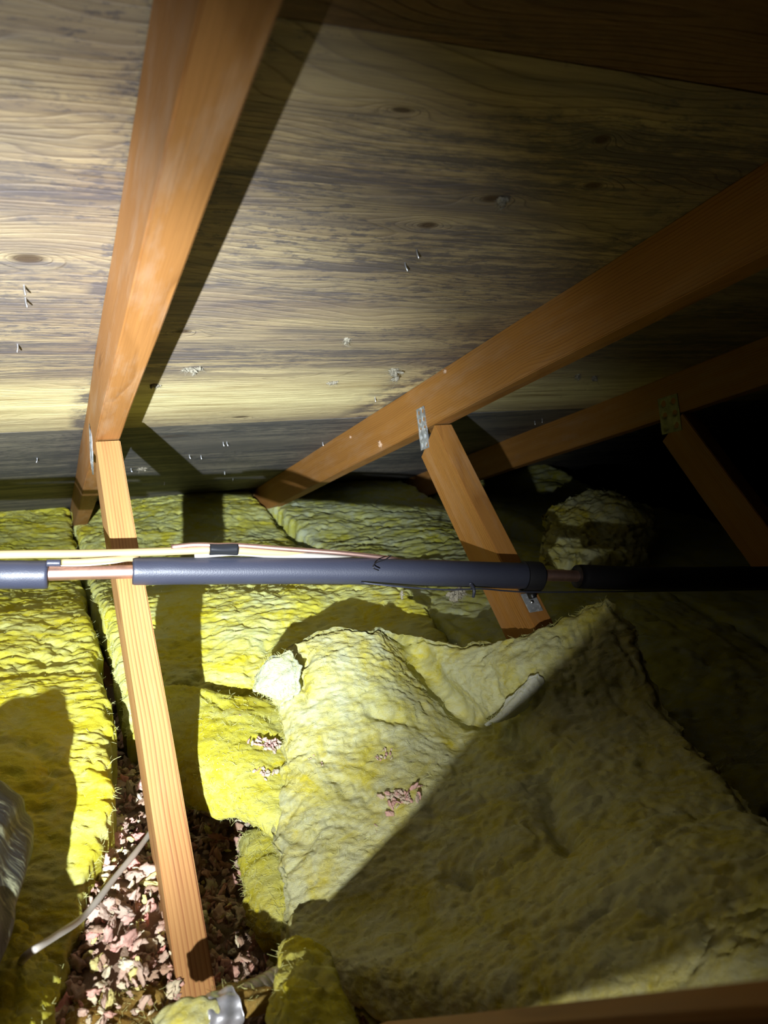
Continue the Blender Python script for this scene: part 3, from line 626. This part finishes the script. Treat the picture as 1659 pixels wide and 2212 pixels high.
batt('insulation_scrap', [[(0.6247, 0.9150, -0.4866), (0.6354, 0.9100, -0.4822), (0.6442, 0.9080, -0.4944)],
     [(0.6054, 0.9250, -0.5104), (0.6126, 0.9120, -0.5047), (0.6278, 0.9080, -0.5159)],
     [(0.5892, 0.9350, -0.5394), (0.5954, 0.9200, -0.5353), (0.6067, 0.9200, -0.5412)],
     [(0.5768, 0.9500, -0.5601), (0.5802, 0.9400, -0.5576), (0.5929, 0.9400, -0.5587)]],
     0.006, 0.0015, FG['white'], 'whitish torn flap on the raised wing of the big batt', amp=0.25, wr=(20, 20, 20), seed=63, rag=0.003, fibres=200, cat='insulation scrap', fib_r=0.0002)
batt('insulation_scrap', [[(0.2667, 1.1000, -0.4947), (0.2858, 1.0900, -0.4706), (0.3173, 1.0900, -0.4576)],
     [(0.2599, 1.0750, -0.5050), (0.2852, 1.0600, -0.4910), (0.3187, 1.0550, -0.4805)],
     [(0.2845, 1.0600, -0.5147), (0.2973, 1.0450, -0.5156), (0.3168, 1.0400, -0.5063)]],
     0.012, 0.0015, FG['tuft'], 'ragged white tuft at the upper left corner of the big batt', amp=0.45, wr=(20, 20, 20), seed=65, rag=0.006, fibres=700, cat='insulation scrap', fib_r=0.0002)
batt('insulation_batt', [[(0.1792, 0.7000, -0.6299), (0.2092, 0.7000, -0.6264), (0.2306, 0.6600, -0.6292)],
     [(0.1556, 0.6200, -0.5891), (0.1828, 0.6000, -0.5771), (0.2200, 0.5800, -0.5885)],
     [(0.1363, 0.5400, -0.5532), (0.1690, 0.5200, -0.5567), (0.2133, 0.5200, -0.5793)]],
     0.05, 0.0035, FG['left'], 'lumpy yellow tuft at the bottom between the metal conduit and the big batt', amp=1.6, wr=(12, 12, 12), seed=47, fibres=500, fib_r=0.00022)
batt('insulation_batt', [[(-0.1384, 0.8523, -0.6000), (-0.0844, 0.8267, -0.5900), (-0.0541, 0.8203, -0.5950), (-0.0341, 0.8078, -0.6200)],
     [(-0.1305, 0.7751, -0.5900), (-0.0809, 0.7540, -0.5800), (-0.0490, 0.7401, -0.5850), (-0.0245, 0.7345, -0.6100)],
     [(-0.1179, 0.6450, -0.5800), (-0.0753, 0.6209, -0.5700), (-0.0449, 0.6176, -0.5750), (-0.0250, 0.6399, -0.6000)]],
     0.06, 0.003, FG['left'], 'near lumpy yellow batt end in the bottom left corner below the black duct', amp=1.3, wr=(9, 9, 9), seed=53, fibres=400)
batt('insulation_batt', [[(-0.0254, 0.7738, -0.6650), (0.0148, 0.7695, -0.6650), (0.0512, 0.7637, -0.6650), (0.0773, 0.7756, -0.6700)],
     [(-0.0300, 0.7398, -0.6550), (0.0123, 0.7305, -0.6550), (0.0467, 0.7218, -0.6550), (0.0779, 0.7202, -0.6600)],
     [(-0.0391, 0.6878, -0.6500), (0.0077, 0.6676, -0.6500), (0.0466, 0.6507, -0.6500), (0.0787, 0.6422, -0.6500)]],
     0.03, 0.003, FG['brown'], 'dull brown torn batt scrap at the bottom left of the nearest web', amp=1.2, wr=(12, 9, 9), seed=59, fibres=500)
batt('insulation_batt', [[(0.1202, 0.6800, -0.6210), (0.1523, 0.6900, -0.6325), (0.1937, 0.7000, -0.6434)],
     [(0.1127, 0.6400, -0.5954), (0.1408, 0.6400, -0.6007), (0.1817, 0.6500, -0.6165)]],
     0.02, 0.003, FG['brown'], 'thin torn batt strip lying behind the metal conduit', amp=0.6, wr=(12, 9, 9), seed=61, fibres=400)

# ------------------------------------------------------------------ loose fill
def blobs(P, r, seed, flat=0.55):
    """crumpled flakes: one displaced icosphere per point; returns V, F, per-vertex owner"""
    bm = bmesh.new(); bmesh.ops.create_icosphere(bm, subdivisions=3, radius=1.0); bm.verts.ensure_lookup_table()
    bv = np.array([list(v.co) for v in bm.verts]); bf = np.array([[l.index for l in f.verts] for f in bm.faces]); bm.free()
    g = np.random.default_rng(seed); n = len(P)
    A = g.normal(size=(n, 3, 3)); Qm, _ = np.linalg.qr(A)
    s = np.stack([g.uniform(0.7, 1.5, n), g.uniform(0.5, 1.1, n), g.uniform(0.2, flat, n)], 1) * np.asarray(r)[:, None]
    loc = bv[None] * s[:, None, :]
    V = np.einsum('nij,nkj->nki', Qm, loc) + P[:, None, :]
    flatV = V.reshape(-1, 3); own = np.repeat(np.arange(n), len(bv))
    d = fbm(flatV * 210 + own[:, None] * 3.7, 3, seed, 0.75)
    rad = (flatV - P[own]); flatV = P[own] + rad * (1 + 1.15 * d)[:, None]
    F = (bf[None] + (np.arange(n) * len(bv))[:, None, None]).reshape(-1, 3)
    return flatV, F, own
from mathutils.bvhtree import BVHTree
def loose_fill():
    # bed
    nx, ny = 120, 170; X, Y = np.meshgrid(np.linspace(-0.20, 0.60, nx), np.linspace(0.36, 1.60, ny))
    Pf = np.stack([X.ravel(), Y.ravel(), np.zeros(X.size)], 1)
    Z = -0.695 + 0.020 * fbm(Pf * 5, 3, 71) + 0.055 * np.exp(-((Pf[:, 0] - 0.03) / 0.07) ** 2 - ((Pf[:, 1] - 0.88) / 0.24) ** 2) - 0.045 / (1 + np.exp(-(Pf[:, 0] - 0.135) / 0.012)) - 0.022 / (1 + np.exp((Pf[:, 1] - 0.78) / 0.015)) * (Pf[:, 0] > 0.06)
    Vb = np.stack([Pf[:, 0], Pf[:, 1], Z], 1); idx = np.arange(nx * ny).reshape(ny, nx)
    Fb = np.stack([idx[:-1, :-1], idx[:-1, 1:], idx[1:, 1:], idx[1:, :-1]], -1).reshape(-1, 4)
    Fb = np.concatenate([Fb[:, [0, 1, 2]], Fb[:, [0, 2, 3]]])
    n = 6500; g = np.random.default_rng(4)
    p = np.stack([g.uniform(-0.13, 0.42, n), g.uniform(0.42, 1.5, n), np.zeros(n)], 1)
    zz = -0.695 + 0.020 * fbm(p * 5, 3, 71) + 0.055 * np.exp(-((p[:, 0] - 0.03) / 0.07) ** 2 - ((p[:, 1] - 0.88) / 0.24) ** 2) - 0.045 / (1 + np.exp(-(p[:, 0] - 0.135) / 0.012)) - 0.022 / (1 + np.exp((p[:, 1] - 0.78) / 0.015)) * (p[:, 0] > 0.06)
    clump = fbm(p * 22, 2, 77)
    p[:, 2] = zz + 0.004 + 0.022 * np.clip(clump + 0.2, 0, 1) + g.uniform(0, 0.010, n)
    r = 0.0036 + 0.0068 * g.random(n) ** 2
    V, F, own = blobs(p, r, 9)
    pal = np.array([[0.66, 0.32, 0.28], [0.62, 0.40, 0.33], [0.70, 0.60, 0.42], [0.74, 0.68, 0.50], [0.72, 0.66, 0.18], [0.34, 0.17, 0.10], [0.72, 0.24, 0.22], [0.46, 0.30, 0.24]])
    w = np.array([0.26, 0.26, 0.15, 0.05, 0.02, 0.12, 0.04, 0.10]); pick = g.choice(len(pal), n, p=w)
    reg = fbm(p * 9, 2, 90); pick = np.where((reg > 0.25) & (g.random(n) < 0.15), 4, pick)
    c = pal[pick] * g.uniform(0.75, 1.1, n)[:, None]
    cb = np.tile(np.array([[0.20, 0.10, 0.06]]), (len(Vb), 1))
    allV = np.concatenate([Vb, V]); allC = np.concatenate([cb, c[own]])
    o = from_arrays('loose_fill_insulation', allV + np.array([0, 0, ZO]), np.concatenate([Fb, F + len(Vb)]), M['loose'], None, True)
    at = o.data.color_attributes.new('flake', 'FLOAT_COLOR', 'POINT')
    at.data.foreach_set('color', np.concatenate([allC, np.ones((len(allC), 1))], 1).astype(np.float32).ravel())
    return tag(o, 'pink and cream loose fill flakes spilling round the foot of the nearest web', 'loose insulation', None, 'stuff')
t = NT('loose_fill_flakes'); a = t.t.nodes.new('ShaderNodeVertexColor'); a.layer_name = 'flake'
co = t.coord(); nn = t.noise(co, 420, 4, 0.7)
M['loose'] = t.finish(t.mix(t.math('MULTIPLY', nn, 0.45), a.outputs['Color'], (0.80, 0.72, 0.58)), 0.9, t.bump(nn, 0.6, 0.002), 0, 0.2, (0.12, (0.8, 0.3, 0.2), 0.006))
loose_fill()

# ------------------------------------------------------------------ black flexible duct at the left edge
t = NT('black_duct_film'); co = t.coord(); fl = t.noise(t.mapping(co, (9, 60, 16)), 1.0, 5, 0.7, 0.8)
M['film'] = t.finish(t.mix(t.ramp(fl, [(0.52, 0.0), (0.62, 0.75)]), (0.012, 0.012, 0.011), (0.34, 0.34, 0.20)), 0.55, t.bump(fl, 0.6, 0.004), 0, 0.5)
def crumple(f, an):
    return 1 + 0.05 * math.sin(an * 5 + f * 9) + 0.035 * math.sin(an * 11 - f * 14) + 0.03 * math.sin(f * 46 + 2 * math.sin(an * 2)) - 0.05 * f * f if f < 0.76 else (1 + 0.05 * math.sin(an * 5 + f * 9) + 0.035 * math.sin(an * 11 - f * 14) - 0.05) * math.sqrt(max(0.0004, 1 - ((f - 0.76) / 0.24) ** 2))
tag(tube('flexible_duct', ups([(-0.32, 0.02, -0.60), (-0.24, 0.20, -0.59), (-0.175, 0.38, -0.575), (-0.155, 0.54, -0.550), (-0.150, 0.67, -0.520), (-0.120, 0.79, -0.497), (-0.060, 0.89, -0.515)]), 0.086, M['film'], None, 16, 90, crumple, True, 1.0),  # near run is out of view, routed low to shade the bottom left corner
    'black plastic wrapped flexible duct bulging in at the left edge on the bright batt', 'duct')

# ------------------------------------------------------------------ floor level cable, conduit and tape wad
tag(tube('cable', ups([(0.1088, 1.0000, -0.6294), (0.0877, 0.9600, -0.6249), (0.0676, 0.9200, -0.6179), (0.0423, 0.8750, -0.6104), (0.0192, 0.8300, -0.6027), (0.0012, 0.7950, -0.5940), (-0.0227, 0.7400, -0.5641), (-0.0451, 0.7050, -0.5480), (-0.0586, 0.7600, -0.6005)]), 0.0036, M['white'], None, 8, 12, lambda f, a: 1 + 0.05 * math.sin(f * 30)),
    'greyish white cable slanting over the pink loose fill from behind the nearest web', 'cable')
cd_ = empty('flexible_conduit', up((0.1293, 0.6300, -0.6080)), 'ribbed metal flexible conduit crossing the foot of the nearest web', 'conduit')
cp = [(0.1875, 0.6700, -0.6285), (0.1634, 0.6600, -0.6263), (0.1403, 0.6500, -0.6216), (0.1183, 0.6400, -0.6168), (0.1013, 0.6300, -0.6133)]
tube('ribbed_hose', ups(cp), 0.0165, M['conduit'], cd_, 60, 28, lambda f, a: 0.90 + 0.12 * abs(math.sin(f * math.pi * 11)) ** 0.5 , True, 1.0, 0.8)
tube('foil_collar', ups([(0.1242, 0.6300, -0.6051), (0.1135, 0.6280, -0.6042), (0.1022, 0.6260, -0.6030), (0.0937, 0.6250, -0.6018)]), 0.0185, M['foil'], cd_, 10, 30, lambda f, a: 1 + 0.07 * math.sin(a * 7 + f * 5) + 0.05 * math.sin(a * 3 - f * 12))
tag(tube('insulation_wad', ups([(0.0971, 0.6250, -0.6011), (0.0863, 0.6230, -0.5941), (0.0719, 0.6200, -0.5897), (0.0551, 0.6150, -0.5924)]), 0.0175, FG['pale'], None, 12, 40, lambda f, a: (1 + 0.09 * math.sin(a * 4 + f * 6) + 0.06 * math.sin(a * 9 - f * 15)) * (1.0 - 0.25 * f)),
    'pale wad of insulation wrapped at the end of the foil collar', 'insulation wad')

# ------------------------------------------------------------------ roofing nails poking through the sheathing
def nail(x, y, lx, label, group='roofing nail points through the sheathing'):
    p = Vector((x, y, roof_z(y) + ZO)); tip = p - SN * 0.011 + Vector((lx, 0.0, 0))
    return tag(tube('roofing_nail', [list(p + SN * 0.004), list(p - SN * 0.004), list(tip + SN * 0.0022), list(tip)], 0.00135, M['steel'], None, 2, 8, lambda f, a: 1.0 if f < 0.7 else 1.0 - (f - 0.7) * 3.0), label, 'nail', group)
NAILS = [
 ((0.0028, 1.0023, 0.0521), 'upper nail point of the pair left of the nearest chord'), ((0.0031, 1.0381, 0.0402), 'lower nail point of the pair left of the nearest chord'),
 ((0.4193, 0.8736, 0.0950), 'upper right nail point of the pair between the two chords'), ((0.4208, 0.9083, 0.0835), 'lower left nail point of the pair between the two chords'),
 ((0.4095, 1.9083, -0.2498), 'left nail point of the pair above the dark eave strip between the chords'), ((0.4189, 1.9106, -0.2505), 'right nail point of the pair above the dark eave strip between the chords'),
 ((-0.0004, 1.9834, -0.2748), 'single nail point in the grey sheathing left of the nearest web'), ((0.5012, 2.3335, -0.3915), 'nail point in the grey sheathing beside the web shadow, lower one'),
 ((0.3528, 2.0487, -0.2965), 'left nail point at the edge of the web shadow'), ((0.3845, 2.0639, -0.3016), 'right nail point at the edge of the web shadow'),
 ((0.2241, 2.1907, -0.3439), 'nail point just right of the top of the nearest web'), ((0.3448, 2.4567, -0.4325), 'nail point close to the eave right of the nearest web'),
 ((1.2430, 1.8432, -0.2281), 'left nail point of the bright pair beyond the middle truss'), ((1.2494, 1.8182, -0.2197), 'right nail point of the bright pair beyond the middle truss'),
 ((0.6440, 1.5324, -0.1245), 'short nail point above the chord of the middle truss'), ((0.6823, 1.9738, -0.2716), 'tiny nail point beside the lower run of the middle chord'),
 ((0.5573, 2.4767, -0.4392), 'lowest nail point near the eave between the chords'), ((-0.0112, 1.1988, -0.0134), 'small nail point left of the nearest chord above the pale strip')]
for (p, lab) in NAILS: nail(p[0], p[1], random.uniform(-0.002, 0.002), lab)

# ------------------------------------------------------------------ tufts of fibre stuck to wood and sheathing
def fluff(c, size, label, mat, seed, squash=(1, 1, 1), n=150, name='fibre_tuft', group='fibre tufts stuck to the wood'):
    g = np.random.default_rng(seed); c = np.array(up(c)); size = size * 0.78
    p = g.normal(size=(26, 3)) * np.array(squash) * size * 0.38 + c
    V, F, own = blobs(p, np.full(26, size * 0.34), seed, 0.8)
    o = from_arrays(name, V, F, mat, None, True); tag(o, label, 'fluff', group)
    i = g.integers(0, len(V), n); nn = V[i] - c; nn /= np.linalg.norm(nn, axis=1)[:, None] + 1e-9
    strands('loose_fibers', V[i], nn, 0.00022, size * 0.9, mat, o)
    return o
def near(p, d=0.006): return tuple(np.array(p) * (1 - d / np.linalg.norm(p)))
fluff(near((0.6038, 1.3462, -0.0625)), 0.020, 'largest dusty tuft hanging from the sheathing above the middle chord', M['wad'], 1, (0.7, 0.7, 1.6))
fluff(near((0.4512, 1.1832, -0.0081)), 0.010, 'small tuft on the sheathing upper left of the largest one', M['wad'], 2)
fluff(near((0.2384, 1.3186, -0.0533)), 0.013, 'pale tuft on the sheathing just right of the rafter shadow', M['wad'], 3, (1.2, 1, 0.7))
fluff(near((0.5080, 1.4151, -0.0854)), 0.009, 'small flat tuft on the sheathing left of the largest one', M['wad'], 4, (1.5, 1, 0.5))
fluff(near((0.1931, 1.4068, -0.0826)), 0.009, 'tuft on the sheathing inside the shadow of the nearest chord', M['wad'], 5, (1.6, 1, 0.4))
fluff(near((0.4603, 0.7571, 0.1339)), 0.008, 'faint tuft high on the sheathing above the middle chord', M['wad'], 6)
fluff(near((0.2522, 2.2006, -0.3472)), 0.012, 'grey tuft beside the nail right of the nearest web', M['wad'], 8, (1.4, 1, 0.6))
fluff(near((1.0533, 1.4101, -0.0837)), 0.010, 'left faint tuft on the dark sheathing behind the middle truss', M['wad'], 9)
fluff(near((1.1069, 1.4238, -0.0883)), 0.010, 'right faint tuft on the dark sheathing behind the middle truss', M['wad'], 10)
fluff(near((0.6985, 0.9102, 0.0871), 0.004), 0.008, 'tuft caught on the top edge of the middle chord', M['wad'], 11, (1, 1, 0.6))
fluff(near((0.6985, 1.6309, -0.2365), 0.003), 0.009, 'dusty crumbs stuck on the side of the middle chord left of its plate', M['crumb'], 12, (0.4, 1.6, 0.8), 60)
fluff(near((0.6985, 1.8155, -0.2411), 0.003), 0.005, 'tiny crumb on the middle chord farther down from its plate', M['crumb'], 13, (0.4, 1, 1), 30)
fluff(near((0.6985, 1.3296, -0.0650), 0.003), 0.005, 'tiny pale crumb on the middle chord above its plate', M['crumb'], 14, (0.4, 1, 1), 30)
fluff((0.6041, 1.1000, -0.4093), 0.017, 'dusty wad of fibre hanging under the foam pipe left of the clamp', M['wad'], 15, (1.4, 1, 0.6), 200)
fluff((0.4798, 1.0400, -0.3773), 0.005, 'thin wisp of dust dangling below the foam pipe', M['wad'], 16, (0.25, 0.25, 2.0), 60)

# ------------------------------------------------------------------ crumbs of pink loose fill lying on the batts
def surface_tree(o):
    dg = o.data; return BVHTree.FromPolygons([v.co for v in dg.vertices], [p.vertices for p in dg.polygons])
def crumbs(tree, p, size, label, seed, n=14, name='loose_fill_crumb'):
    g = np.random.default_rng(seed); P3 = []
    for k in range(n):
        q = Vector((p[0] + g.normal() * size * 0.6, p[1] + g.normal() * size * 0.4, ZO + 0.3))
        h = tree.ray_cast(q, Vector((0, 0, -1)))
        if h[0] is not None: P3.append(list(h[0] + Vector((0, 0, 0.001))))
    if not P3: return
    P3 = np.array(P3); V, F, own = blobs(P3, np.full(len(P3), size * 0.22), seed)
    pal = np.array([[0.42, 0.21, 0.20], [0.42, 0.31, 0.25], [0.40, 0.18, 0.18], [0.42, 0.37, 0.26]]); c = pal[g.integers(0, 4, len(P3))][own]
    o = from_arrays(name, V, F, M['loose'], None, True)
    at = o.data.color_attributes.new('flake', 'FLOAT_COLOR', 'POINT'); at.data.foreach_set('color', np.concatenate([c, np.ones((len(c), 1))], 1).astype(np.float32).ravel())
    tag(o, label, 'insulation crumb', 'pink crumbs lying on the batts')
tr = surface_tree(BIG); tl = surface_tree(STEP)
crumbs(tr, (0.3983, 0.8600, -0.5788), 0.022, 'largest cluster of pink crumbs on the big folded batt near the shadow edge', 21, 30)
crumbs(tr, (0.4053, 0.9400, -0.5641), 0.012, 'small pink crumb cluster above the largest one on the big batt', 22, 12)
crumbs(tr, (0.3178, 0.9500, -0.5721), 0.006, 'tiny pink crumb left of centre on the big batt', 23, 4)
crumbs(tr, (0.3080, 0.9600, -0.5634), 0.005, 'tiny pink crumb up left of another on the big batt', 24, 3)
crumbs(tr, (0.3532, 0.8400, -0.6197), 0.006, 'lone pink crumb low on the big batt near the diagonal shadow', 25, 3)
crumbs(tr, (0.2987, 1.0600, -0.5014), 0.012, 'pinkish crumb patch on the white corner of the big batt', 26, 8)
crumbs(tl, (0.2698, 1.0443, -0.5800), 0.020, 'pink grey clump wedged at the left edge of the big batt', 27, 30)
crumbs(tl, (0.2454, 0.9864, -0.6000), 0.014, 'small crumb cluster below the wedged clump on the short batt', 28, 12)
crumbs(tl, (0.2476, 1.1133, -0.5700), 0.005, 'single pink crumb near the back of the short batt', 29, 2)
crumbs(tl, (0.1917, 1.0042, -0.5900), 0.006, 'single pink crumb near the torn front of the short batt', 30, 3)
